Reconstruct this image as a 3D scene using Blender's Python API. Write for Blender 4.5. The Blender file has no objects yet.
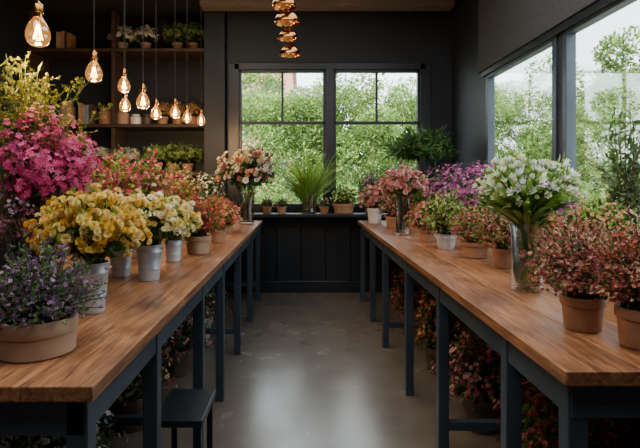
import bpy, math, random
import numpy as np
from mathutils import Vector
random.seed(7); rng=np.random.default_rng(7)
S=bpy.context.scene
COL=S.collection

def lin(c):
    o=[]
    for v in c[:3]:
        v=v/255.0
        o.append(v/12.92 if v<=0.04045 else ((v+0.055)/1.055)**2.4)
    return tuple(o)
def px(x,y,D): return ((x-303)*D/500.0, D, 1.35-(y-181)*D/500.0)

# ------------------------------------------------------------ materials
def newmat(name):
    m=bpy.data.materials.new(name); m.use_nodes=True
    nt=m.node_tree; nt.nodes.clear()
    out=nt.nodes.new('ShaderNodeOutputMaterial')
    return m,nt,out
def pbr(name,c1,c2=None,rough=.5,metal=0,scale=8,bump=0,stretch=(1,1,1),rough2=None,spec=.5,detail=6,lo=.3,hi=.7):
    m,nt,out=newmat(name); N=nt.nodes.new; L=nt.links.new
    p=N('ShaderNodeBsdfPrincipled'); L(p.outputs[0],out.inputs[0])
    p.inputs['Metallic'].default_value=metal; p.inputs['Roughness'].default_value=rough
    p.inputs['Specular IOR Level'].default_value=spec
    tc=N('ShaderNodeTexCoord'); mp=N('ShaderNodeMapping'); mp.inputs['Scale'].default_value=stretch
    L(tc.outputs['Object'],mp.inputs[0])
    n=N('ShaderNodeTexNoise'); n.inputs['Scale'].default_value=scale; n.inputs['Detail'].default_value=detail
    L(mp.outputs[0],n.inputs['Vector'])
    cr=N('ShaderNodeValToRGB'); cr.color_ramp.elements[0].position=lo; cr.color_ramp.elements[1].position=hi
    cr.color_ramp.elements[0].color=(*lin(c1),1); cr.color_ramp.elements[1].color=(*lin(c2 or c1),1)
    L(n.outputs['Fac'],cr.inputs[0]); L(cr.outputs[0],p.inputs['Base Color'])
    if rough2 is not None:
        mr=N('ShaderNodeMapRange'); mr.inputs['From Min'].default_value=.2; mr.inputs['From Max'].default_value=.8
        mr.inputs['To Min'].default_value=rough; mr.inputs['To Max'].default_value=rough2
        L(n.outputs['Fac'],mr.inputs[0]); L(mr.outputs[0],p.inputs['Roughness'])
    if bump:
        b=N('ShaderNodeBump'); b.inputs['Strength'].default_value=bump; b.inputs['Distance'].default_value=.01
        L(n.outputs['Fac'],b.inputs['Height']); L(b.outputs[0],p.inputs['Normal'])
    return m
def foliage_mat(name,trans=.3,rough=.55,spec=.3):
    m,nt,out=newmat(name); N=nt.nodes.new; L=nt.links.new
    a=N('ShaderNodeAttribute'); a.attribute_name='Col'
    p=N('ShaderNodeBsdfPrincipled'); p.inputs['Roughness'].default_value=rough; p.inputs['Specular IOR Level'].default_value=spec
    t=N('ShaderNodeBsdfTranslucent'); mx=N('ShaderNodeMixShader'); mx.inputs[0].default_value=trans
    L(a.outputs['Color'],p.inputs['Base Color']); L(a.outputs['Color'],t.inputs[0])
    L(p.outputs[0],mx.inputs[1]); L(t.outputs[0],mx.inputs[2]); L(mx.outputs[0],out.inputs[0])
    return m
def glass_mat(name,tint=(1,1,1),base=.04,edge=.6,emis=None,es=0,rough=0.02):
    m,nt,out=newmat(name); N=nt.nodes.new; L=nt.links.new
    t=N('ShaderNodeBsdfTransparent'); t.inputs[0].default_value=(*tint,1)
    g=N('ShaderNodeBsdfGlossy'); g.inputs['Roughness'].default_value=rough
    lw=N('ShaderNodeLayerWeight'); lw.inputs[0].default_value=.35
    mr=N('ShaderNodeMapRange'); mr.inputs['To Min'].default_value=base; mr.inputs['To Max'].default_value=edge
    L(lw.outputs['Facing'],mr.inputs[0])
    mx=N('ShaderNodeMixShader'); L(mr.outputs[0],mx.inputs[0]); L(t.outputs[0],mx.inputs[1]); L(g.outputs[0],mx.inputs[2])
    last=mx
    if emis:
        e=N('ShaderNodeEmission'); e.inputs[0].default_value=(*emis,1); e.inputs[1].default_value=es
        ad=N('ShaderNodeAddShader'); L(mx.outputs[0],ad.inputs[0]); L(e.outputs[0],ad.inputs[1]); last=ad
    L(last.outputs[0],out.inputs[0]); return m
def emit_mat(name,c,s):
    m,nt,out=newmat(name); e=nt.nodes.new('ShaderNodeEmission'); e.inputs[0].default_value=(*c,1); e.inputs[1].default_value=s
    nt.links.new(e.outputs[0],out.inputs[0]); return m
def wood_mat(name,dark,mid,light,rough=.32):
    m,nt,out=newmat(name); N=nt.nodes.new; L=nt.links.new
    p=N('ShaderNodeBsdfPrincipled'); L(p.outputs[0],out.inputs[0])
    tc=N('ShaderNodeTexCoord'); geo=N('ShaderNodeNewGeometry')
    ad=N('ShaderNodeVectorMath'); ad.operation='ADD'
    ml=N('ShaderNodeVectorMath'); ml.operation='SCALE'; ml.inputs['Scale'].default_value=7.3
    cb=N('ShaderNodeCombineXYZ')
    for i in range(3): L(geo.outputs['Random Per Island'],cb.inputs[i])
    L(cb.outputs[0],ml.inputs[0]); L(tc.outputs['Object'],ad.inputs[0]); L(ml.outputs[0],ad.inputs[1])
    mp=N('ShaderNodeMapping'); mp.inputs['Scale'].default_value=(24,1.8,24); L(ad.outputs[0],mp.inputs[0])
    n=N('ShaderNodeTexNoise'); n.inputs['Scale'].default_value=2.6; n.inputs['Detail'].default_value=11; n.inputs['Distortion'].default_value=.6; n.inputs['Roughness'].default_value=.72
    L(mp.outputs[0],n.inputs['Vector'])
    cr=N('ShaderNodeValToRGB'); e=cr.color_ramp.elements; e[0].position=.34; e[1].position=.7
    e[0].color=(*lin(dark),1); e[1].color=(*lin(light),1); k=e.new(.5); k.color=(*lin(mid),1)
    L(n.outputs['Fac'],cr.inputs[0])
    n2=N('ShaderNodeTexNoise'); n2.inputs['Scale'].default_value=4.5; n2.inputs['Detail'].default_value=6; L(tc.outputs['Object'],n2.inputs['Vector'])
    hsv=N('ShaderNodeHueSaturation'); hsv.inputs['Saturation'].default_value=.98
    v=N('ShaderNodeMath'); v.operation='MULTIPLY_ADD'; v.inputs[1].default_value=.55; v.inputs[2].default_value=.12
    L(geo.outputs['Random Per Island'],v.inputs[0])
    v2=N('ShaderNodeMath'); v2.operation='MULTIPLY_ADD'; v2.inputs[1].default_value=1.15; L(n2.outputs['Fac'],v2.inputs[0]); L(v.outputs[0],v2.inputs[2])
    L(v2.outputs[0],hsv.inputs['Value']); L(cr.outputs[0],hsv.inputs['Color']); L(hsv.outputs[0],p.inputs['Base Color'])
    mr=N('ShaderNodeMapRange'); mr.inputs['To Min'].default_value=rough-.08; mr.inputs['To Max'].default_value=rough+.25
    L(n2.outputs['Fac'],mr.inputs[0]); L(mr.outputs[0],p.inputs['Roughness'])
    b=N('ShaderNodeBump'); b.inputs['Strength'].default_value=.45; b.inputs['Distance'].default_value=.004
    L(n.outputs['Fac'],b.inputs['Height']); L(b.outputs[0],p.inputs['Normal'])
    return m

M_wood=wood_mat('oak_tabletop',(62,36,20),(136,86,50),(176,126,80),rough=.31)
M_slate=pbr('slate_painted_wood',(38,49,58),(52,65,75),rough=.4,scale=5,bump=.05)
M_wall=pbr('charcoal_paint',(22,27,32),(29,35,41),rough=.6,scale=3,bump=.1)
M_plaster=pbr('dark_textured_plaster',(42,44,46),(62,64,65),rough=.85,scale=55,bump=.6)
M_trim=pbr('black_trim_paint',(17,22,27),(25,31,37),rough=.4,scale=4)
M_ceil=pbr('ceiling_paint',(28,30,32),(34,36,38),rough=.8)
M_beam=pbr('beam_wood',(88,80,72),(120,108,96),rough=.6,scale=3,stretch=(1,8,8))
M_shelf=pbr('dark_stained_shelf',(50,38,30),(74,56,44),rough=.5,scale=4,stretch=(1,8,8))
M_floor=pbr('polished_concrete',(84,77,69),(112,102,92),rough=.2,rough2=.3,scale=3.5,bump=.012,detail=12,spec=.9,lo=.15,hi=.85)
M_terra=pbr('terracotta',(140,98,72),(174,130,100),rough=.75,scale=9,bump=.15)
M_clay=pbr('beige_clay',(144,112,86),(174,142,114),rough=.75,scale=9,bump=.15)
M_zinc=pbr('galvanised_zinc',(160,168,174),(204,210,214),rough=.32,metal=.5,scale=14)
M_white=pbr('white_ceramic',(190,188,182),(214,212,206),rough=.35)
M_dkcer=pbr('dark_ceramic',(60,50,44),(90,74,62),rough=.5)
M_soil=pbr('soil',(34,24,18),(58,42,32),rough=.95,scale=60,bump=.8)
M_bark=pbr('bark',(70,56,44),(104,86,68),rough=.9,scale=20,bump=.6,stretch=(1,1,.3))
M_brass=pbr('aged_brass',(150,100,50),(196,140,76),rough=.25,metal=1)
M_copper=pbr('bronze_shade',(120,78,42),(158,108,62),rough=.16,metal=1)
M_cord=pbr('black_cord',(18,16,15),rough=.7)
M_wicker=pbr('wicker',(120,84,50),(170,126,80),rough=.8,scale=60,bump=1,stretch=(1,1,4))
M_leaf=foliage_mat('foliage_and_petals')
M_tree=foliage_mat('tree_leaves',trans=.45,rough=.7)
M_vase=glass_mat('vase_glass',(.96,.985,.98),.14,.95)
M_water=glass_mat('vase_water',(.92,.96,.94),.06,.35)
M_pane=glass_mat('window_glass',(.97,.99,.98),.004,.5)
M_bulb=glass_mat('clear_bulb_glass',(1,.86,.62),.06,.6,(1,.40,.08),.34)
M_amber=glass_mat('amber_globe_glass',(1,.66,.36),.1,.7,(1,.4,.1),.12)
M_fil=emit_mat('glowing_filament',(1,.52,.15),55)
M_ground=pbr('street_paving',(140,140,136),(166,164,158),rough=.9,scale=4)
M_bld1=pbr('pink_brick_building',(170,118,102),(192,140,122),rough=.9,scale=10)
M_bld2=pbr('pale_render_building',(206,212,216),(222,226,228),rough=.9,scale=3)
M_bglass=pbr('building_glazing',(110,124,134),(134,148,156),rough=.15)

# ------------------------------------------------------------ basic geometry
def link(o,parent=None):
    COL.objects.link(o)
    if parent: o.parent=parent
    return o
def empty(name,loc=(0,0,0)):
    e=bpy.data.objects.new(name,None); e.location=loc; e.empty_display_size=.1; COL.objects.link(e); return e
def boxes(name,bs,mat,parent=None,bevel=.003):
    V=[];F=[]
    for (x0,x1,y0,y1,z0,z1) in bs:
        o=len(V)
        V+=[(x0,y0,z0),(x1,y0,z0),(x1,y1,z0),(x0,y1,z0),(x0,y0,z1),(x1,y0,z1),(x1,y1,z1),(x0,y1,z1)]
        F+=[tuple(o+i for i in f) for f in ((3,2,1,0),(4,5,6,7),(0,1,5,4),(1,2,6,5),(2,3,7,6),(3,0,4,7))]
    me=bpy.data.meshes.new(name); me.from_pydata(V,[],F); me.materials.append(mat)
    ob=link(bpy.data.objects.new(name,me),parent)
    if bevel:
        b=ob.modifiers.new('bevel','BEVEL'); b.width=bevel; b.segments=2; b.limit_method='ANGLE'
    return ob
def lathe(name,prof,mat,parent=None,loc=(0,0,0),seg=36,smooth=True):
    V=[];F=[]
    for r,z in prof:
        for k in range(seg):
            a=2*math.pi*k/seg; V.append((max(r,.0004)*math.cos(a),max(r,.0004)*math.sin(a),z))
    for i in range(len(prof)-1):
        for k in range(seg):
            k2=(k+1)%seg; F.append((i*seg+k,i*seg+k2,(i+1)*seg+k2,(i+1)*seg+k))
    me=bpy.data.meshes.new(name); me.from_pydata(V,[],F); me.materials.append(mat)
    if smooth:
        me.polygons.foreach_set('use_smooth',[True]*len(me.polygons))
        me.set_sharp_from_angle(angle=math.radians(35))
    ob=link(bpy.data.objects.new(name,me),parent); ob.location=loc; return ob
def tube(name,pts,r,mat,parent=None,seg=6):
    cu=bpy.data.curves.new(name,'CURVE'); cu.dimensions='3D'; cu.bevel_depth=r; cu.bevel_resolution=2; cu.use_fill_caps=True
    sp=cu.splines.new('POLY'); sp.points.add(len(pts)-1)
    for i,p in enumerate(pts): sp.points[i].co=(*p,1)
    cu.materials.append(mat); return link(bpy.data.objects.new(name,cu),parent)

# ------------------------------------------------------------ foliage builder
class T:
    def __init__(s): s.v=[];s.f=[];s.c=[];s.k=[]
    def fin(s):
        s.v=np.array(s.v,float); s.f=np.array(s.f,int); s.c=np.array(s.c,float); s.k=np.array(s.k,float)[:,None]; return s
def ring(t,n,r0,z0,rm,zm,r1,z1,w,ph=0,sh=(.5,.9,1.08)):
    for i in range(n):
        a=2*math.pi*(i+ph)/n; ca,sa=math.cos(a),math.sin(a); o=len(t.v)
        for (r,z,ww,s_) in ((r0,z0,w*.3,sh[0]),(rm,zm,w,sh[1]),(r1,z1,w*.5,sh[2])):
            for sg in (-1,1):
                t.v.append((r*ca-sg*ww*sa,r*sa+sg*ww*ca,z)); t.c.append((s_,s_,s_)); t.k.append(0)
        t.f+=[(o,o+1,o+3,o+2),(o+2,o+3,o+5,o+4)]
def centre(t,r,z,c):
    o=len(t.v)
    for i in range(4):
        a=i*math.pi/2; t.v.append((r*math.cos(a),r*math.sin(a),z)); t.c.append(c); t.k.append(1)
    t.f.append((o,o+1,o+2,o+3))
def mk(kind):
    t=T()
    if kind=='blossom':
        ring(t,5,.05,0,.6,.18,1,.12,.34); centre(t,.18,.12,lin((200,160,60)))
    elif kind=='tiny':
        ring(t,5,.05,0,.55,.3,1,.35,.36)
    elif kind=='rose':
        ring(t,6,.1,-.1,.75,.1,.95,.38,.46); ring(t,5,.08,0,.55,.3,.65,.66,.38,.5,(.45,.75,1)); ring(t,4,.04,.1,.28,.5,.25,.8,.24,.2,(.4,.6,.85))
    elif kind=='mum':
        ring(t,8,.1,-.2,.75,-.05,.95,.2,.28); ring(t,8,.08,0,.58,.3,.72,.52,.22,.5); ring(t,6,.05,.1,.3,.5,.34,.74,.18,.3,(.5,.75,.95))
    elif kind=='lily':
        ring(t,6,.08,-.9,.45,.1,.8,.75,.26); ring(t,3,.06,-.7,.25,.1,.3,.75,.2,.3)
    elif kind=='leaf':
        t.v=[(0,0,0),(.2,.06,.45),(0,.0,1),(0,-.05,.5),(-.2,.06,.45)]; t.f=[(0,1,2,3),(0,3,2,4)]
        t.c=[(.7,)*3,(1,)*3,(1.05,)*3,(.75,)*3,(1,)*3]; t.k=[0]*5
    elif kind=='longleaf':
        for j in range(5):
            u=j/4; w=.075*math.sin(math.pi*(.12+.85*u))+.004; y=-.28*u*u
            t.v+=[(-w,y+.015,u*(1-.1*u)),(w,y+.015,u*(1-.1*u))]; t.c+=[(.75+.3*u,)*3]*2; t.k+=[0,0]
            if j: t.f.append((2*j-2,2*j-1,2*j+1,2*j))
    elif kind=='needle':
        t.v=[(-.03,0,0),(.03,0,0),(.03,-.05,.6),(-.03,-.05,.6),(.006,-.14,1),(-.006,-.14,1)]
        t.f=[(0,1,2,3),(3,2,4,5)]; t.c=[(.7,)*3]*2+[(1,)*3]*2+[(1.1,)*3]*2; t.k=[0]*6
    return t.fin()
TP={k:mk(k) for k in ('blossom','tiny','rose','mum','lily','leaf','longleaf','needle')}

class MB:
    def __init__(s): s.V=[];s.F=[];s.C=[];s.n=0
    def inst(s,kind,pos,dirs,scale,col):
        t=TP[kind]; pos=np.asarray(pos,float).reshape(-1,3); K=len(pos)
        if K==0: return
        d=np.asarray(dirs,float).reshape(-1,3); d=d/(np.linalg.norm(d,axis=1,keepdims=True)+1e-9)
        a=rng.normal(size=(K,3)); x=np.cross(a,d); x/=np.linalg.norm(x,axis=1,keepdims=True)+1e-9; y=np.cross(d,x)
        R=np.stack([x,y,d],axis=2)
        sc=np.broadcast_to(np.asarray(scale,float).reshape(-1,1,1) if np.ndim(scale) else scale,(K,1,1))
        v=np.einsum('kij,nj->kni',R,t.v)*sc+pos[:,None,:]
        col=np.broadcast_to(np.asarray(col,float),(K,3))
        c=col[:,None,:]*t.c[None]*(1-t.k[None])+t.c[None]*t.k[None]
        f=t.f[None]+(s.n+np.arange(K)*len(t.v))[:,None,None]
        s.V.append(v.reshape(-1,3)); s.C.append(c.reshape(-1,3)); s.F.append(f.reshape(-1,4)); s.n+=K*len(t.v)
    def strip(s,P,r,col):
        P=np.asarray(P,float); n=len(P); tg=np.gradient(P,axis=0); tg/=np.linalg.norm(tg,axis=1,keepdims=True)+1e-9
        a=np.array([.3,.9,.1]); x=np.cross(tg,a); x/=np.linalg.norm(x,axis=1,keepdims=True)+1e-9; y=np.cross(tg,x)
        V=np.concatenate([P+r*(math.cos(q)*x+math.sin(q)*y) for q in (0,2.09,4.19)],axis=0)
        F=[]
        for k in range(3):
            k2=(k+1)%3
            for i in range(n-1): F.append((s.n+k*n+i,s.n+k2*n+i,s.n+k2*n+i+1,s.n+k*n+i+1))
        s.V.append(V); s.C.append(np.tile(col,(len(V),1))); s.F.append(np.array(F)); s.n+=len(V)
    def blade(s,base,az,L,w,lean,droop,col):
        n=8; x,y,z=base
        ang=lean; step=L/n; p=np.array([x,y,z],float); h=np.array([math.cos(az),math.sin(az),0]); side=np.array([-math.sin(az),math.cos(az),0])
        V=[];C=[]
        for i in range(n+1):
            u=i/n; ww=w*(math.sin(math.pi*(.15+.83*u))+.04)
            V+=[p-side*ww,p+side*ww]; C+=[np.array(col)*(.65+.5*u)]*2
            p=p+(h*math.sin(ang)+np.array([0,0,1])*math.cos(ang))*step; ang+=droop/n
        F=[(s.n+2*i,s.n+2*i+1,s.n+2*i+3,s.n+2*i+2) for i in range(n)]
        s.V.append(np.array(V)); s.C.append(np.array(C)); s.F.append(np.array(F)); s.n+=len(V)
    def build(s,name,parent=None,mat=None,loc=(0,0,0)):
        V=np.concatenate(s.V); F=np.concatenate(s.F); C=np.concatenate(s.C)
        me=bpy.data.meshes.new(name); me.vertices.add(len(V)); me.vertices.foreach_set('co',V.ravel())
        me.loops.add(F.size); me.loops.foreach_set('vertex_index',F.ravel().astype(np.int32))
        me.polygons.add(len(F)); me.polygons.foreach_set('loop_start',np.arange(0,F.size,4,dtype=np.int32))
        me.update(calc_edges=True)
        at=me.color_attributes.new('Col','FLOAT_COLOR','POINT')
        at.data.foreach_set('color',np.concatenate([np.clip(C,0,1),np.ones((len(C),1))],axis=1).ravel())
        me.materials.append(mat or M_leaf); me.validate()
        ob=link(bpy.data.objects.new(name,me),parent); ob.location=loc; return ob

def jit(cols,K,j=.18):
    cols=np.array([lin(c) for c in cols]); c=cols[rng.integers(len(cols),size=K)]
    return c*(1+rng.uniform(-j,j,size=(K,1)))*(1+rng.uniform(-j*.4,j*.4,size=(K,3)))
GREEN=[(74,108,44),(96,132,56),(56,90,40)]
LIME=[(124,156,52),(104,138,46),(146,170,64)]
DKG=[(40,68,34),(56,88,42),(34,58,36)]
SAGE=[(112,126,90),(88,110,72),(126,136,102)]
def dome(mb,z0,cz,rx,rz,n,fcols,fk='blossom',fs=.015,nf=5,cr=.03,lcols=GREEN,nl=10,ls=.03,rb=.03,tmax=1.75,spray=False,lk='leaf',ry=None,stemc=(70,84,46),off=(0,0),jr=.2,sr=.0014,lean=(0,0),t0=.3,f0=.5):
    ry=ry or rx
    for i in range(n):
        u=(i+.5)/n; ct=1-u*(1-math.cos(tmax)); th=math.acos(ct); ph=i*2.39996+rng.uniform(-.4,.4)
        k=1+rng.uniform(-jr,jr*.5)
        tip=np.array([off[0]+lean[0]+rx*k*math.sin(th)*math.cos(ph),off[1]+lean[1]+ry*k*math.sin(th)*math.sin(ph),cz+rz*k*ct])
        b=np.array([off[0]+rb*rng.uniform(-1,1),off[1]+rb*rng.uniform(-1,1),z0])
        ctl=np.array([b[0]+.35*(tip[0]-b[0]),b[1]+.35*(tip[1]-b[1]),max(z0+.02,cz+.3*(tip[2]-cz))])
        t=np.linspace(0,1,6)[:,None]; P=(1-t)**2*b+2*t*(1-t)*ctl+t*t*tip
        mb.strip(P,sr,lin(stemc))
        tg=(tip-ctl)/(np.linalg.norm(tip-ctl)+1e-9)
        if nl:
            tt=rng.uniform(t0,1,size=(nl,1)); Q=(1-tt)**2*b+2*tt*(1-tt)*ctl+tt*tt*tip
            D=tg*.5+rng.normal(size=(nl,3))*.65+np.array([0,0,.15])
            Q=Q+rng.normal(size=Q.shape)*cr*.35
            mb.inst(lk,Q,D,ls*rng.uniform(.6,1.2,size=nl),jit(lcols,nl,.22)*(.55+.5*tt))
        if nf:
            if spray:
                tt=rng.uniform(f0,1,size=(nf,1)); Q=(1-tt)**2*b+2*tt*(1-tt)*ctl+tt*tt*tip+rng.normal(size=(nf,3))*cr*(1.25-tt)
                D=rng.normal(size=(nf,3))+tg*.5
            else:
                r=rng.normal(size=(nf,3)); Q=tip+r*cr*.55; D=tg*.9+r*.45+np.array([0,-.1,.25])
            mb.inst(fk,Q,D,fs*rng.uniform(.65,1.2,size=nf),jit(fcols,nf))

# ------------------------------------------------------------ pots
def pot(parent,r,h,mat,kind='pot',name=None):
    if kind=='pot':
        pr=[(0,0),(r*.78,0),(r*.82,h*.03),(r*.93,h*.72),(r*1.0,h*.74),(r*1.02,h*.78),(r*1.02,h*.97),(r*.99,h),(r*.9,h),(r*.88,h*.95),(r*.86,h*.75)]
        lathe(name or 'pot',pr,mat,parent); lathe('soil',[(0,h*.88),(r*.5,h*.9),(r*.88,h*.86)],M_soil,parent); return h*.88
    if kind=='bowl':
        pr=[(0,0),(r*.93,0),(r*.955,h*.03),(r*.965,h*.58),(r*1.0,h*.6),(r*1.01,h*.64),(r*1.01,h*.96),(r*.99,h),(r*.92,h),(r*.9,h*.9)]
        lathe(name or 'bowl_pot',pr,mat,parent,seg=48); lathe('soil',[(0,h*.9),(r*.5,h*.93),(r*.91,h*.88)],M_soil,parent); return h*.9
    if kind=='bucket':
        pr=[(0,.004),(r*.7,.004),(r*.72,0),(r*.74,h*.05),(r*.8,h*.3),(r*.83,h*.31),(r*.83,h*.34),(r*.82,h*.35),(r*.93,h*.78),(r*.955,h*.79),(r*.955,h*.82),(r*.945,h*.83),(r*.98,h*.97),(r*1.03,h*.98),(r*1.03,h),(r*.96,h),(r*.94,h*.95),(r*.9,h*.7),(0,h*.7)]
        lathe(name or 'bucket',pr,mat,parent)
        for sg in (-1,1):
            tube('handle_lug',[(sg*r*.95,-.012,h*.86),(sg*r*1.12,-.012,h*.9),(sg*r*1.12,.012,h*.9),(sg*r*.95,.012,h*.86)],.0025,mat,parent)
        return h*.72
    if kind=='glass':
        pr=[(0,0),(r*.9,0),(r*.92,.004),(r*.9,h*.1),(r*.9,h*.6),(r*.95,h*.85),(r*1.05,h),(r*1.0,h),(r*.9,h*.84),(r*.85,h*.6),(r*.85,h*.08),(0,h*.07)]
        lathe(name or 'glass_vase',pr,M_vase,parent); lathe('water',[(0,h*.08),(r*.83,h*.08),(r*.83,h*.5),(0,h*.5)],M_water,parent); return h*.15
TZ=.902
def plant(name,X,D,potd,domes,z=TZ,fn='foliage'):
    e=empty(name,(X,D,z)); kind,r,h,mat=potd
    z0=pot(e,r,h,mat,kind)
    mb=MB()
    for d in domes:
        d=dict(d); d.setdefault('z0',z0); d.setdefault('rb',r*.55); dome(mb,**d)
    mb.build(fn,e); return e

# ------------------------------------------------------------ room shell
XR=1.82; XL=-3.4; YB=6.12; YF=-1.6; ZC=3.5; WT=.06
boxes('floor',[(XL-.2,XR+.1,YF-.2,6.8,-.1,0)],M_floor,bevel=0)
boxes('ceiling',[(XL-.2,XR+.1,YF-.2,6.8,ZC,ZC+.1)],M_ceil,bevel=0)
boxes('wall_left',[(XL-.15,XL,YF,6.7,0,ZC)],M_wall,bevel=0)
boxes('wall_front',[(XL-.15,XR+WT,YF-.15,YF,0,ZC)],M_wall,bevel=0)
wx0,wx1,wz0,wz1=-.84,1.49,1.0,2.74
boxes('wall_back',[(-.93,wx0,YB,YB+.14,0,ZC),(wx1,XR+WT,YB,YB+.14,0,ZC),(wx0,wx1,YB,YB+.14,0,wz0),(wx0,wx1,YB,YB+.14,wz1,ZC),
   (XL,-.93,6.62,6.72,0,ZC),(-1.0,-.93,YB+.14,6.62,0,ZC)],M_wall,bevel=0)
ry=[(1.35,3.46),(3.60,4.92)]; rz0,rz1=.98,2.39
boxes('wall_right',[(XR,XR+WT,YF,ry[0][0],0,ZC),(XR,XR+WT,ry[0][1],ry[1][0],0,ZC),(XR,XR+WT,ry[1][1],YB,0,ZC),
   (XR,XR+WT,ry[0][0],ry[0][1],0,rz0),(XR,XR+WT,ry[1][0],ry[1][1],0,rz0),(XR,XR+WT,ry[0][0],ry[0][1],rz1,ZC),(XR,XR+WT,ry[1][0],ry[1][1],rz1,ZC)],M_wall,bevel=0)
boxes('trim_1',[(XR-.05,XR-.001,YF,5.05,rz1+.05,ZC-.02)],M_plaster,bevel=.004)
boxes('trim_2',[(XR-.04,XR-.001,ry[0][0]-.1,4.99,rz1-.005,rz1+.045)],M_trim)
boxes('trim_3',[(-1.19,-.94,6.0,6.6,0,ZC-.01),(-1.21,-.92,5.985,6.0,0,.14)],M_wall,bevel=.006)
boxes('ceiling_beam',[(-1.19,XR-.07,5.75,5.95,3.37,ZC-.002)],M_beam,bevel=.006)
pan=[]; x=-.92
while x<XR-.02:
    pan.append((x,min(x+.295,XR-.005),6.075,YB-.001,.14,.92)); x+=.3
pan.append((-.92,XR-.005,6.06,6.115,.82,.925))
boxes('trim_4',pan,M_trim,bevel=.005)
boxes('baseboard_back',[(-.92,XR-.005,6.05,YB-.001,0,.14)],M_trim,bevel=.006)
boxes('baseboard_right',[(XR-.025,XR-.001,YF+.01,6.04,0,.14)],M_trim,bevel=.006)
boxes('windowsill_counter',[(-.92,XR-.005,5.76,YB+.05,.93,.97)],M_trim,bevel=.006)
boxes('trim_5',[(XR-.06,XR+.02,1.25,5.0,rz0-.04,rz0-.002)],M_trim,bevel=.005)
def win_back():
    e=empty('window_1'); b=[]; y0,y1=YB-.03,YB+.08; t=.06
    b+=[(wx0-.07,wx0+t,y0,y1,wz0-.02,wz1+.04),(wx1-t,wx1+.07,y0,y1,wz0-.02,wz1+.04),(wx0,wx1,y0,y1,wz1-t+.03,wz1+.05),(wx0,wx1,y0,y1,wz0-.02,wz0+.04)]
    m=(wx0+wx1)/2; b.append((m-.05,m+.05,y0-.01,y1,wz0,wz1))
    for a,c in ((wx0+t,m-.05),(m+.05,wx1-t)):
        b+=[(a,a+.03,y0+.02,y1-.02,wz0,wz1),(c-.03,c,y0+.02,y1-.02,wz0,wz1),(a,c,y0+.02,y1-.02,2.045,2.08),(a,c,y0+.02,y1-.02,wz0+.03,wz0+.07),(a,c,y0+.02,y1-.02,wz1-.06,wz1-.03)]
        mm=(a+c)/2; b.append((mm-.014,mm+.014,y0+.03,y1-.03,2.08,wz1-.05))
    boxes('frame',b,M_trim,e,bevel=.004)
    boxes('pane',[(wx0+.02,wx1-.02,YB+.04,YB+.046,wz0+.02,wz1-.02)],M_pane,e,bevel=0)
win_back()
for i,(a,c) in enumerate(ry):
    e=empty('window_%d'%(i+2)); x0,x1=XR-.015,XR+WT-.005; t=.03
    boxes('frame',[(x0,x1,a-.03,a+t,rz0,rz1),(x0,x1,c-t,c+.02,rz0,rz1),(x0,x1,a,c,rz0,rz0+t),(x0,x1,a,c,rz1-t,rz1+.01)],M_slate,e,bevel=.003)
    boxes('pane',[(XR+.025,XR+.031,a+.02,c-.02,rz0+.02,rz1-.02)],M_pane,e,bevel=0)

# ------------------------------------------------------------ shelving
sh=empty('wall_shelving_unit')
sz=[.5,1.0,1.46,2.05,2.98]
boxes('shelf_boards',[(XL+.01,-1.2,6.13,6.6,z-.04,z) for z in sz],M_shelf,sh,bevel=.004)
boxes('uprights',[(-2.36,-2.32,6.15,6.6,0,3.45),(XL+.01,XL+.05,6.15,6.6,0,3.45)],M_shelf,sh,bevel=.003)
boxes('back_panel',[(XL+.01,-1.2,6.6,6.615,0,3.48)],M_wall,sh,bevel=0)

# ------------------------------------------------------------ tables
def table(x0,x1,ya,yb,legsD,stret):
    e=empty('display_table'); n=6; w=(x1-x0)/n
    boxes('tabletop',[(x0+i*w+.001,x0+(i+1)*w-.001,ya,yb,.864,.9) for i in range(n)],M_wood,e,bevel=.0035)
    ap=[(x0+.03,x0+.06,ya+.05,yb-.03,.775,.863),(x1-.06,x1-.03,ya+.05,yb-.03,.775,.863),(x0+.03,x1-.03,ya+.03,ya+.06,.775,.863),(x0+.03,x1-.03,yb-.06,yb-.03,.775,.863)]
    boxes('apron',ap,M_slate,e)
    lg=[];st=[]
    for d in legsD:
        for xx in (x0+.025,x1-.075):
            lg.append((xx,xx+.05,d-.025,d+.025,0,.862))
    for d in stret: st.append((x0+.07,x1-.07,d-.02,d+.02,.16,.2))
    boxes('legs',lg,M_slate,e,bevel=.004)
    if st: boxes('stretchers',st,M_slate,e)
table(-1.42,-.46,1.095,5.74,[1.15,1.69,2.45,3.08,3.9,4.8,5.66],[1.15,2.45,3.9,5.66])
table(.62,1.76,1.18,5.74,[1.24,1.61,2.4,3.16,4.06,4.8,5.6],[1.24,2.4,4.06])
# low stool tucked against the left table
e=empty('low_stool',(-.485,2.07,0))
boxes('seat',[(-.1,.1,-.15,.15,.4,.43)],M_trim,e,bevel=.005)
boxes('legs',[(a,a+.025,b,b+.025,0,.4) for a in (-.09,.065) for b in (-.135,.11)]+[(-.08,.08,-.13,-.115,.14,.165),(-.08,.08,.115,.13,.14,.165)],M_trim,e,bevel=.003)

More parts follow.
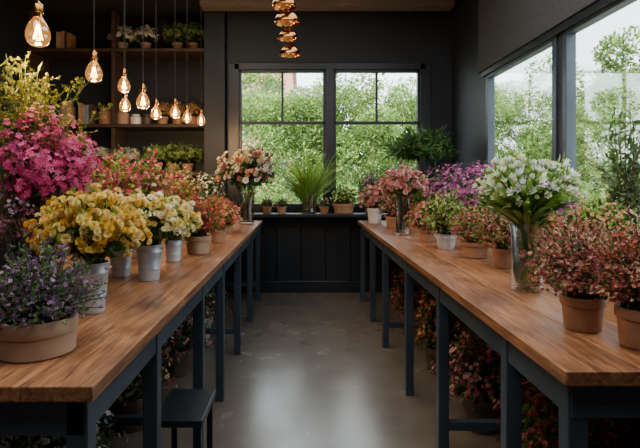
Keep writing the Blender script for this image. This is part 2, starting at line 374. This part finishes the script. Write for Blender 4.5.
# ------------------------------------------------------------ plants LEFT
PUR=[(156,120,156),(130,94,140),(178,152,178),(110,80,110)]
plant('potted_purple_asters',-.70,1.32,('bowl',.097,.092,M_clay),[dict(cz=.12,rx=.145,rz=.15,n=210,fcols=PUR,fk='blossom',fs=.006,nf=9,cr=.022,lcols=SAGE+GREEN+[(92,84,76)],nl=16,ls=.018,tmax=1.75,spray=True,jr=.4)])
YEL=[(240,200,80),(230,178,60),(246,220,120),(242,212,140)]
plant('bucket_of_yellow_roses',-.725,1.72,('bucket',.056,.17,M_zinc),[dict(cz=.27,rx=.16,rz=.125,n=120,fcols=YEL,fk='mum',fs=.0155,nf=5,cr=.03,lcols=LIME+GREEN,nl=10,ls=.042,tmax=1.8,jr=.3)])
e=empty('vase_of_bougainvillea_and_goldenrod',(-1.12,2.02,TZ)); pot(e,.075,.3,None,'glass'); mb=MB()
dome(mb,.05,.45,.16,.22,72,[(186,36,100),(206,58,124),(150,24,80),(214,92,144)],fk='blossom',fs=.0125,nf=20,cr=.042,lcols=DKG,nl=9,ls=.03,tmax=1.75,lean=(.13,-.04),stemc=(120,74,70),jr=.5,rb=.04)
for i in range(58):
    a=rng.uniform(0,6.28); sp=rng.uniform(0,.25)**.9; H=rng.uniform(.6,1.0)
    b=np.array([.03*math.cos(a),.03*math.sin(a),.05]); tip=np.array([.02+sp*math.cos(a)*1.1,sp*math.sin(a),H-sp*.5])
    ctl=np.array([tip[0]*.35,tip[1]*.35,H*.75]); t=np.linspace(0,1,8)[:,None]; P=(1-t)**2*b+2*t*(1-t)*ctl+t*t*tip
    mb.strip(P,.0015,lin((94,106,46)))
    for j in range(9):
        u=rng.uniform(.55,1); q=(1-u)**2*b+2*u*(1-u)*ctl+u*u*tip
        d=rng.normal(size=3)*[.8,.8,.3]+np.array([0,0,.9]); d/=np.linalg.norm(d); L=rng.uniform(.06,.12)*(1.35-u)
        s=np.linspace(0,1,4)[:,None]; Q=q+d*L*s+np.array([d[0],d[1],-.2])*L*.5*s*s
        mb.strip(Q,.0008,lin((110,120,50)))
        r=rng.uniform(.15,1,size=(11,1)); W=q+d*L*r+np.array([d[0],d[1],-.2])*L*.5*r*r+rng.normal(size=(11,3))*.004
        mb.inst('tiny',W,rng.normal(size=(11,3))+d,.0048*rng.uniform(.6,1.2,size=11),jit([(138,138,40),(112,126,36),(160,152,52)],11))
    tt=rng.uniform(.25,.95,size=(14,1)); W=(1-tt)**2*b+2*tt*(1-tt)*ctl+tt*tt*tip
    mb.inst('needle',W,rng.normal(size=(14,3))*.6+np.array([0,0,.5]),.06*rng.uniform(.6,1.2,size=14),jit([(80,104,36),(98,120,42),(62,88,34)],14))
dome(mb,.05,.28,.14,.14,50,[(186,128,134),(164,96,112),(214,196,210)],fk='tiny',fs=.008,nf=12,cr=.03,lcols=SAGE+DKG,nl=8,ls=.03,tmax=2,stemc=(146,96,92),rb=.04)
mb.build('sprays',e)
CRM=[(242,220,136),(246,236,184),(236,206,104),(250,244,214)]
plant('bucket_of_cream_carnations',-.70,2.28,('bucket',.06,.16,M_zinc),[dict(cz=.25,rx=.18,rz=.13,n=100,fcols=CRM,fk='mum',fs=.017,nf=5,cr=.03,lcols=LIME+GREEN,nl=9,ls=.045,tmax=1.75,jr=.3)])
plant('bucket_of_lemon_chrysanthemums',-.86,2.36,('bucket',.055,.13,M_zinc),[dict(cz=.22,rx=.15,rz=.15,n=60,fcols=YEL[2:]+CRM,fk='mum',fs=.019,nf=4,cr=.03,lcols=LIME,nl=8,ls=.045,tmax=1.75)])
plant('bucket_of_cream_carnations',-.725,2.8,('bucket',.05,.12,M_zinc),[dict(cz=.2,rx=.13,rz=.12,n=65,fcols=CRM,fk='mum',fs=.017,nf=4,cr=.028,lcols=LIME,nl=9,ls=.04,tmax=1.7)])
PNK=[(206,112,120),(220,148,148),(190,80,96),(224,164,130)]
RED=[(186,62,56),(200,92,68),(166,46,60),(214,128,106)]
BRN=[(120,100,56),(96,84,46)]
plant('potted_pink_yarrow',-1.0,2.95,('pot',.08,.13,M_terra),[dict(cz=.28,rx=.27,rz=.34,n=130,fcols=PNK+[(196,64,100),(180,60,80)],fk='tiny',fs=.0095,nf=18,cr=.03,lcols=GREEN+LIME,nl=14,ls=.045,tmax=1.5,spray=True,jr=.4,f0=.65)])
plant('potted_red_heather',-.65,3.1,('pot',.08,.11,M_clay),[dict(cz=.17,rx=.15,rz=.18,n=110,fcols=RED,fk='tiny',fs=.008,nf=14,cr=.028,lcols=GREEN+BRN,nl=12,ls=.032,tmax=1.7,spray=True,jr=.35)])
plant('potted_coral_geranium',-.62,3.66,('pot',.062,.1,M_terra),[dict(cz=.17,rx=.14,rz=.16,n=70,fcols=RED+[(220,140,96)],fk='blossom',fs=.011,nf=8,cr=.028,lcols=GREEN+LIME,nl=12,ls=.036,tmax=1.75)])
plant('potted_pink_yarrow',-.95,3.8,('pot',.08,.12,M_terra),[dict(cz=.24,rx=.21,rz=.31,n=70,fcols=PNK+RED,fk='tiny',fs=.011,nf=14,cr=.035,lcols=GREEN+LIME,nl=14,ls=.045,tmax=1.5,spray=True,jr=.4)])
plant('potted_coral_geranium',-.66,4.35,('pot',.055,.09,M_terra),[dict(cz=.12,rx=.12,rz=.11,n=45,fcols=PNK,fk='blossom',fs=.013,nf=6,cr=.03,lcols=LIME,nl=12,ls=.036,tmax=1.75)])
plant('potted_leafy_fern',-1.1,4.5,('pot',.09,.14,M_terra),[dict(cz=.25,rx=.24,rz=.28,n=60,fcols=PNK,fk='tiny',fs=.014,nf=3,cr=.04,lcols=DKG+GREEN,nl=22,ls=.06,tmax=1.7)])
plant('vase_of_white_and_blush_roses',-.585,5.2,('glass',.085,.33,None),[dict(cz=.52,rx=.27,rz=.25,n=95,fcols=[(242,236,216),(240,218,200),(230,186,140),(246,242,232),(186,112,108)],fk='rose',fs=.028,nf=3,cr=.05,lcols=DKG+GREEN,nl=13,ls=.065,tmax=1.75,t0=.5,jr=.3)])
plant('potted_leafy_fern',-1.02,5.3,('pot',.09,.14,M_terra),[dict(cz=.28,rx=.16,rz=.24,n=50,fcols=[(230,226,210)],fk='tiny',fs=.014,nf=5,cr=.04,lcols=DKG+SAGE,nl=20,ls=.06,tmax=1.7)])
plant('potted_leafy_fern',-1.24,3.5,('pot',.09,.14,M_terra),[dict(cz=.22,rx=.15,rz=.22,n=50,fcols=PNK,fk='tiny',fs=.014,nf=3,cr=.04,lcols=DKG+GREEN,nl=20,ls=.055,tmax=1.7)])

# ------------------------------------------------------------ sill plants
SZ=.972
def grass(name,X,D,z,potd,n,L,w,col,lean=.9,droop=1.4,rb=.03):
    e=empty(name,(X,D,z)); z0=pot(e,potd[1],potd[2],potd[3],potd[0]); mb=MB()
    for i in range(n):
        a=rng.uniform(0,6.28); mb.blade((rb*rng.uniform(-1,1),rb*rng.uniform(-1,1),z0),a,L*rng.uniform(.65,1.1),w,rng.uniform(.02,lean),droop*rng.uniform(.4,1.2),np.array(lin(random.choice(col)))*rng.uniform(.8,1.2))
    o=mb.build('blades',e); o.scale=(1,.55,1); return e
grass('vase_of_ornamental_grass',.07,5.86,SZ,('glass',.1,.24,None),330,.76,.008,LIME+[(130,170,76),(160,194,96),(104,146,62)],lean=.68,droop=1.15,rb=.045)
plant('potted_green_herb',.48,5.9,('pot',.13,.11,M_terra),[dict(cz=.14,rx=.14,rz=.16,n=60,fcols=[(200,210,150)],fk='tiny',fs=.014,nf=2,cr=.03,lcols=LIME+GREEN,nl=16,ls=.05,tmax=1.7)],z=SZ)
plant('potted_lavender',.80,5.92,('pot',.08,.13,M_dkcer),[dict(cz=.2,rx=.17,ry=.14,rz=.28,n=70,fcols=[(196,160,176),(170,130,164),(214,184,192)],fk='tiny',fs=.013,nf=9,cr=.03,lcols=SAGE+GREEN,nl=14,ls=.05,tmax=1.5,spray=True)],z=SZ)
for xx,mm in ((-.42,M_wicker),(-.25,M_terra),(.25,M_wicker)):
    plant('potted_sill_succulent',xx,5.86,('pot',.055,.08,mm),[dict(cz=.1,rx=.07,rz=.07,n=26,fcols=PNK,fk='tiny',fs=.012,nf=1,cr=.02,lcols=SAGE+GREEN,nl=10,ls=.035,tmax=1.6)],z=SZ)
plant('potted_trailing_ivy',1.15,5.92,('pot',.08,.13,M_dkcer),[dict(cz=.15,rx=.14,rz=.16,n=50,fcols=PNK,fk='tiny',fs=.01,nf=0,cr=.03,lcols=DKG,nl=20,ls=.055,tmax=1.9)],z=SZ)
e=empty('potted_topiary_palm',(1.27,5.45,TZ)); pot(e,.1,.16,M_dkcer,'pot')
tube('trunk',[(0,0,.13),(.01,0,.35),(-.005,0,.55),(0,0,.72)],.012,M_bark,e)
mb=MB(); dome(mb,.66,.78,.34,.22,150,[(60,90,40)],nf=0,cr=.05,lcols=[(66,104,46),(84,124,56),(46,80,38)],nl=22,ls=.095,lk='longleaf',rb=.015,tmax=1.85,stemc=(80,110,56),jr=.45); mb.build('crown',e)

# ------------------------------------------------------------ plants RIGHT
RP=[(200,126,106),(184,92,88),(214,156,128),(160,84,86),(222,178,148)]
OLV=[(126,122,72),(104,108,60),(136,100,74)]
plant('potted_russet_heather',.85,1.52,('pot',.062,.1,M_terra),[dict(cz=.15,rx=.155,rz=.18,n=190,fcols=RP,fk='tiny',fs=.006,nf=20,cr=.024,lcols=SAGE+OLV+GREEN,nl=13,ls=.019,tmax=1.65,spray=True,jr=.45)])
plant('potted_russet_heather',.92,1.36,('pot',.062,.105,M_terra),[dict(cz=.16,rx=.14,rz=.18,n=190,fcols=RP+[(190,92,62)],fk='tiny',fs=.0057,nf=20,cr=.022,lcols=GREEN+OLV,nl=13,ls=.017,tmax=1.65,spray=True,jr=.45)])
e=empty('vase_of_white_lilies',(.925,2.06,TZ)); pot(e,.068,.275,None,'glass'); mb=MB()
LG=[(122,160,60),(98,138,52),(150,180,80),(80,118,46)]
for i in range(46):
    a=rng.uniform(0,6.28); r0=.04*rng.uniform(.2,1)
    mb.strip([(.8*r0*math.cos(a+2.5),.8*r0*math.sin(a+2.5),.03),(r0*.4*math.cos(a),r0*.4*math.sin(a),.15),(r0*math.cos(a),r0*math.sin(a),.29)],.0032,lin(random.choice(LG)))
for i in range(260):
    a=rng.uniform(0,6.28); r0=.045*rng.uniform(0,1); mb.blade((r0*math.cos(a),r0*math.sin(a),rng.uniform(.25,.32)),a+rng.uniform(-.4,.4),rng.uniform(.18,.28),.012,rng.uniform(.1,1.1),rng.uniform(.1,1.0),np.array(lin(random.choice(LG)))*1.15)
dome(mb,.27,.36,.19,.16,90,[(248,248,236),(236,242,210),(250,250,244),(224,232,180)],fk='lily',fs=.0165,nf=5,cr=.032,lcols=LIME+LG,nl=10,ls=.075,lk='longleaf',rb=.035,tmax=1.3,stemc=(96,130,54),sr=.002,jr=.3)
mb.build('lilies',e)
plant('potted_pink_sedum',1.04,2.6,('pot',.055,.1,M_terra),[dict(cz=.15,rx=.15,rz=.17,n=100,fcols=PNK+RP,fk='tiny',fs=.0088,nf=12,cr=.028,lcols=GREEN+LIME,nl=12,ls=.032,tmax=1.65,spray=True,jr=.4)])
plant('potted_pink_sedum',1.015,2.95,('pot',.08,.09,M_terra),[dict(cz=.14,rx=.14,rz=.16,n=90,fcols=PNK+RED[1:2],fk='tiny',fs=.009,nf=12,cr=.028,lcols=GREEN+LIME,nl=12,ls=.032,tmax=1.65,spray=True,jr=.4)])
plant('bucket_of_mixed_wildflowers',.945,3.3,('bucket',.07,.1,M_zinc),[dict(cz=.16,rx=.15,rz=.22,n=80,fcols=[(224,206,130),(226,180,160),(196,206,130)],fk='tiny',fs=.0095,nf=9,cr=.03,lcols=LIME+GREEN,nl=16,ls=.042,tmax=1.6,spray=True,jr=.4)])
plant('potted_coral_geranium',.92,3.72,('pot',.06,.09,M_terra),[dict(cz=.14,rx=.13,rz=.15,n=65,fcols=RED+PNK,fk='blossom',fs=.0115,nf=8,cr=.028,lcols=LIME+GREEN,nl=12,ls=.036,tmax=1.75)])
plant('vase_of_pink_ranunculus',.825,4.15,('glass',.06,.29,None),[dict(cz=.39,rx=.18,rz=.14,n=70,fcols=[(228,164,160),(238,192,182),(208,122,126)],fk='rose',fs=.021,nf=4,cr=.035,lcols=LIME+GREEN,nl=10,ls=.05,tmax=1.65,t0=.55,jr=.3)])
plant('potted_pink_sedum',.85,4.75,('pot',.065,.11,M_terra),[dict(cz=.18,rx=.13,rz=.17,n=60,fcols=PNK,fk='tiny',fs=.012,nf=10,cr=.03,lcols=GREEN,nl=12,ls=.04,tmax=1.7,spray=True)])
plant('potted_blush_dahlia',.76,5.3,('pot',.08,.16,M_white),[dict(cz=.24,rx=.15,rz=.16,n=50,fcols=[(230,170,150),(220,136,136),(240,204,186)],fk='mum',fs=.024,nf=3,cr=.03,lcols=GREEN,nl=9,ls=.05,tmax=1.8)])
MAG=[(172,72,138),(196,100,158),(150,60,128),(210,140,180)]
for (x,d,s) in ((1.3,4.5,1.2),(1.44,4.0,1.2),(1.3,3.5,1.1),(1.5,3.1,.95)):
    plant('potted_magenta_phlox',x,d,('pot',.085,.13,M_terra),[dict(cz=.25*s,rx=.19*s,rz=.22*s,n=80,fcols=MAG,fk='blossom',fs=.0135,nf=10,cr=.038,lcols=GREEN+DKG,nl=14,ls=.045,tmax=1.55,jr=.4)])
plant('potted_leafy_fern',1.12,4.95,('pot',.09,.14,M_terra),[dict(cz=.2,rx=.16,rz=.2,n=50,fcols=PNK,fk='tiny',fs=.014,nf=3,cr=.04,lcols=LIME+GREEN,nl=20,ls=.055,tmax=1.7)])
plant('potted_coral_geranium',1.27,2.78,('pot',.075,.11,M_terra),[dict(cz=.18,rx=.15,rz=.17,n=70,fcols=[(222,150,96),(200,96,74),(220,124,104)],fk='blossom',fs=.012,nf=9,cr=.03,lcols=LIME+GREEN,nl=12,ls=.036,tmax=1.7)])
plant('potted_leafy_fern',1.36,2.3,('pot',.085,.13,M_terra),[dict(cz=.18,rx=.15,rz=.16,n=60,fcols=[(210,150,100)],fk='tiny',fs=.011,nf=6,cr=.04,lcols=LIME+GREEN,nl=18,ls=.045,tmax=1.7)])
plant('potted_pink_sedum',1.25,1.88,('pot',.07,.11,M_terra),[dict(cz=.15,rx=.13,rz=.14,n=90,fcols=RP,fk='tiny',fs=.0085,nf=12,cr=.028,lcols=LIME+GREEN+OLV,nl=12,ls=.03,tmax=1.7,spray=True)])
plant('potted_tall_olive_tree',1.62,2.5,('pot',.08,.16,M_terra),[dict(cz=.46,rx=.11,rz=.42,n=40,fcols=[(120,140,90)],nf=0,cr=.04,lcols=SAGE+GREEN,nl=14,ls=.05,tmax=2.2,stemc=(100,84,60),sr=.002,jr=.4)])

# ------------------------------------------------------------ plants under tables
ur=[[(150,56,58),(176,96,90),(116,40,44)],[(184,116,70),(150,66,52),(196,150,116)],[(166,76,98),(206,150,152)]]
for i,(x,d) in enumerate(((1.0,1.95),(1.38,1.5),(.98,2.75),(1.4,2.25),(.98,3.55),(1.38,3.0),(.98,4.4),(1.38,3.9))):
    plant('potted_crimson_shrub',x,d,('pot',.12,.18,M_dkcer),[dict(cz=.28,rx=.2,rz=.27,n=75,fcols=ur[i%3],fk='blossom',fs=.013,nf=7,cr=.05,lcols=GREEN+[(110,60,42),(96,110,50)],nl=20,ls=.045,tmax=1.9,jr=.45)],z=.002)
ul=[[(214,206,196),(184,170,184)],[(190,104,120),(210,156,160)],[(170,76,72),(220,190,170)]]
for i,(x,d) in enumerate(((-.95,1.9),(-1.2,1.45),(-.95,2.76),(-1.22,2.3),(-.9,3.5),(-.9,4.3),(-1.2,3.3))):
    plant('potted_shade_flowers',x,d,('pot',.12,.18,(M_dkcer,M_zinc)[i%2]),[dict(cz=.28,rx=.2,rz=.27,n=75,fcols=ul[i%3],fk='blossom',fs=.012,nf=6,cr=.05,lcols=GREEN+SAGE,nl=20,ls=.045,tmax=1.9,jr=.45)],z=.002)

# ------------------------------------------------------------ shelf contents
def jar(X,z,r,h,mat,name='storage_jar',yy=6.33):
    e=empty(name,(X,yy,z+.001)); lathe('body',[(0,0),(r*.85,0),(r,h*.1),(r,h*.72),(r*.8,h*.82),(r*.72,h*.84),(r*.74,h*.86),(r*.74,h*.95),(r*.7,h),(0,h)],mat,e,seg=24); return e
def sx(x): return (x-303)*6.3/500
def books(name,x0,z,n,h):
    e=empty(name,(0,0,0)); x=x0
    for i in range(n):
        w=random.uniform(.02,.04); hh=h*random.uniform(.8,1); m=random.choice([M_dkcer,M_terra,M_wicker,M_clay,M_bglass])
        boxes('cover_%d'%i,[(x,x+.003,6.2,6.36,z+.001,z+hh),(x+w-.003,x+w,6.2,6.36,z+.001,z+hh),(x,x+w,6.197,6.2,z+.001,z+hh)],m,e,bevel=.0008)
        boxes('pages_%d'%i,[(x+.003,x+w-.003,6.2,6.355,z+.004,z+hh-.004)],M_white,e,bevel=0); x+=w+.003
for x,w,h,m in ((66,.1,.3,M_clay),(106,.1,.22,M_terra),(122,.08,.2,M_clay),(135,.07,.14,M_white),(146,.06,.14,M_dkcer)):
    jar(sx(x),2.05,w,h,m)
books('row_of_books',sx(82),2.05,5,.28)
def rowplant(name,x,z,cols,r=.13,pm=M_terra,leaf=DKG,pr=.07,ph=.11,nf=8):
    plant(name,sx(x),6.33,('pot',pr,ph,pm),[dict(cz=ph+.07,rx=r,rz=r*.9,n=36,fcols=cols,fk='tiny',fs=.02,nf=nf,cr=.03,lcols=leaf,nl=12,ls=.05,tmax=1.6)],z=z+.001)
WH=[(230,224,210),(212,206,190)]
for x in (122,145): rowplant('potted_white_daisies',x,2.98,WH,.14,pm=M_clay)
for x in (177,193): rowplant('potted_leafy_fern',x,2.98,[(120,140,80)],.19,leaf=GREEN)
books('row_of_books',sx(60),2.98,5,.26)
for x in (88,101,114,128): rowplant('potted_white_daisies',x,1.46,WH,.12,pm=M_clay,nf=10)
for x in (156,171,187): rowplant('potted_leafy_fern',x,1.46,[(140,160,90)],.17,leaf=GREEN+LIME,pm=M_terra)
for x in (162,177,192): rowplant('potted_violets',x,2.05,[(190,140,100)],.1,leaf=GREEN)
for x in (90,115,140,165,190): rowplant('potted_pink_violets',x,1.0,[(200,160,160),(206,196,176)],.14)
jar(sx(66),1.46,.1,.22,M_clay); jar(sx(48),1.46,.1,.26,M_terra)

# ------------------------------------------------------------ pendant lamps
def bulb_lamp(X,D,Z,s=1.0):
    s*=.92
    e=empty('pendant_bulb_lamp',(X,D,Z))
    pr=[(0,-.062),(.014,-.061),(.03,-.055),(.042,-.042),(.048,-.022),(.047,0),(.04,.022),(.029,.042),(.02,.054),(.016,.062)]
    lathe('bulb_glass',[(r*s,z*s) for r,z in pr],M_bulb,e,seg=28)
    lathe('socket',[(r*s,z*s) for r,z in ((.0,.06),(.018,.06),(.02,.068),(.02,.078),(.022,.08),(.022,.105),(.018,.115),(.008,.122),(.003,.13))],M_brass,e,seg=20)
    for j in range(4):
        a0=j*math.pi/2
        tube('filament',[(s*.004*math.cos(a0),s*.004*math.sin(a0),.03*s),(s*.018*math.cos(a0),s*.018*math.sin(a0),-.03*s),(s*.018*math.cos(a0+.8),s*.018*math.sin(a0+.8),-.03*s),(s*.006*math.cos(a0+.8),s*.006*math.sin(a0+.8),.025*s)],.0014*s,M_fil,e)
    tube('filament_support',[(0,0,-.01*s),(0,0,.062*s)],.0025*s,M_brass,e)
    tube('cord',[(0,0,.125*s),(0,0,(ZC-Z)-.02)],.0028,M_cord,e)
    lathe('ceiling_rose',[(0,ZC-Z-.03),(.03,ZC-Z-.028),(.045,ZC-Z-.001)],M_cord,e,seg=16)
    l=bpy.data.lights.new('glow','POINT'); l.energy=12; l.color=(1,.6,.28); l.shadow_soft_size=.04
    lo=link(bpy.data.objects.new('glow',l),e); lo.location=(0,0,-.12*s)
for x,y,D,s in ((38,32,2.0,1.05),(94,72,2.7,1.0),(124,85,3.4,.95),(125,105,3.95,1),(143,101,3.75,1.1),(156,113,4.2,1),(175,112,4.4,1),(187,117,4.8,1),(201,120,5.2,1)):
    bulb_lamp(*px(x,y,D),s)
e=empty('bronze_cluster_pendant',(0,0,0))
for x,y,s in ((284,2,1.0),(287,18,1.05),(288,35,.82),(290,51,.85)):
    X,D,Z=px(x,y,3.0); r=.074*s
    lathe('shade',[(.012,.05*s),(.022,.046*s),(.028,.036*s),(r*.6,.024*s),(r*.85,.008*s),(r*.97,-.01*s),(r,-.028*s),(r*.97,-.03*s),(r*.9,-.008*s),(r*.66,.012*s),(.02,.03*s)],M_copper,e,(X,D,Z),seg=32)
    lathe('globe',[(0,-.045*s),(.02*s,-.042*s),(.036*s,-.03*s),(.04*s,-.014*s),(.03*s,.008*s),(.012,.03*s)],M_amber,e,(X,D,Z),seg=24)
    tube('cord',[(X,D,Z+.05*s),(X+(.3-(y/100))*.05,D,ZC-.01)],.002,M_cord,e)
lathe('canopy',[(0,-.03),(.07,-.03),(.08,0)],M_copper,e,(-.09,3.0,ZC-.001))

# ------------------------------------------------------------ outside
boxes('street_ground',[(-30,45,6.9,60,-.25,-.15),(XR+.25,45,-10,6.9,-.25,-.15)],M_ground,bevel=0)
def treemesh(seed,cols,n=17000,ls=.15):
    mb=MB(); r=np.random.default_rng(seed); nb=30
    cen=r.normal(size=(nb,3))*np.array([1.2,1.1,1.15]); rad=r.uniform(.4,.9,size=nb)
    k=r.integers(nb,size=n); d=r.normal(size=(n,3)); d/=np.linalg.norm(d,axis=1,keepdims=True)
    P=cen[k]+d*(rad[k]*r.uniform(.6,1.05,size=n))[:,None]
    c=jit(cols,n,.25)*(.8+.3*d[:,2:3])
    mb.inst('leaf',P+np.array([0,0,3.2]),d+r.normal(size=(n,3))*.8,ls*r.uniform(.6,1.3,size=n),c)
    return mb
TC=[(140,168,88),(114,146,72),(162,186,108),(94,128,62)]
tm=[]
def tree(x,y,s,i,rot):
    e=empty('street_tree',(x,y,-.15)); e.scale=(s,s,s); e.rotation_euler=(0,0,rot)
    if len(tm)<3:
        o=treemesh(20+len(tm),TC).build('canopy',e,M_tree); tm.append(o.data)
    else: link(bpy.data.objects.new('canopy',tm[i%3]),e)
    lathe('trunk',[(.2,0),(.13,.4),(.1,1.5),(.09,2.6),(.04,3.6)],M_bark,e,seg=12)
for i,(x,y,s) in enumerate(((-1.9,12,.68),(.3,13,.76),(2.4,12.2,.68),(4.2,14,.7),(6.4,13.5,.64),(6.2,18,.85),(8.8,15.5,.95),(9.6,12.2,.8),(-.9,18,.9),(2.6,19,1.0),(12.5,17,1.1),(8.6,8.6,.62),(5.0,20,.95))):
    tree(x,y,s,i,i*1.3)
mb=MB(); n=30000; P=np.stack([rng.uniform(-4,12,n),rng.uniform(8.4,9.0,n),rng.uniform(-.1,1.2,n)],1); P[:,2]+=.15*np.sin(P[:,0]*3)
mb.inst('leaf',P,rng.normal(size=(n,3))+np.array([0,-.5,.5]),.1*rng.uniform(.6,1.3,n),jit(TC,n,.25)); mb.build('clipped_hedge',None,M_tree)
def building(name,x0,x1,y0,y1,h,mat,face_w=2.2):
    e=empty(name); boxes('walls',[(x0,x1,y0,y1,-.15,h),(x0-.2,x1+.2,y0-.2,y1,h,h+.35)],mat,e,bevel=0)
    g=[]; z=1
    while z<h-1.5:
        x=x0+.6
        while x<x1-1.3: g.append((x,x+1.1,y0-.04,y0+.02,z,z+1.5)); x+=face_w
        z+=2.8
    boxes('glazing',g,M_bglass,e,bevel=0)
building('brick_townhouse',-7,-.6,28,34,7.6,M_bld1); building('pale_office_building',14,28,28,34,7.5,M_bld2,1.8)

# ------------------------------------------------------------ light
w=bpy.data.worlds.new('World'); S.world=w; w.use_nodes=True; nt=w.node_tree
bg=nt.nodes['Background']; bg.inputs[0].default_value=(.84,.92,1,1); bg.inputs[1].default_value=6.5
l=bpy.data.lights.new('sun','SUN'); l.energy=15; l.angle=math.radians(15); l.color=(1,.97,.86); o=link(bpy.data.objects.new('sun',l)); o.rotation_euler=(math.radians(42),0,math.radians(-28))
def area(name,loc,sx_,sy_,e,c,rot=(0,0,0)):
    l=bpy.data.lights.new(name,'AREA'); l.shape='RECTANGLE'; l.size=sx_; l.size_y=sy_; l.energy=e; l.color=c
    o=link(bpy.data.objects.new(name,l)); o.location=loc; o.rotation_euler=rot
area('ceiling_fill_light',(-.5,.7,3.44),2.4,1.8,88,(.97,.98,1))  # overhead area lamps from here on are added interior fill, not real fixtures
area('ceiling_fill_light',(.9,2.6,3.44),1.2,2.4,48,(.95,.97,1))
area('ceiling_fill_light',(-.9,3.6,3.44),1.0,2.4,34,(1,.92,.82))

cam=bpy.data.cameras.new('camera'); co=link(bpy.data.objects.new('camera',cam)); co.location=(0,0,1.35); co.rotation_euler=(math.pi/2,0,0)
cam.sensor_width=36; cam.lens=36*500/640; cam.shift_x=17/640; cam.shift_y=-43/640; cam.clip_start=.05
S.camera=co
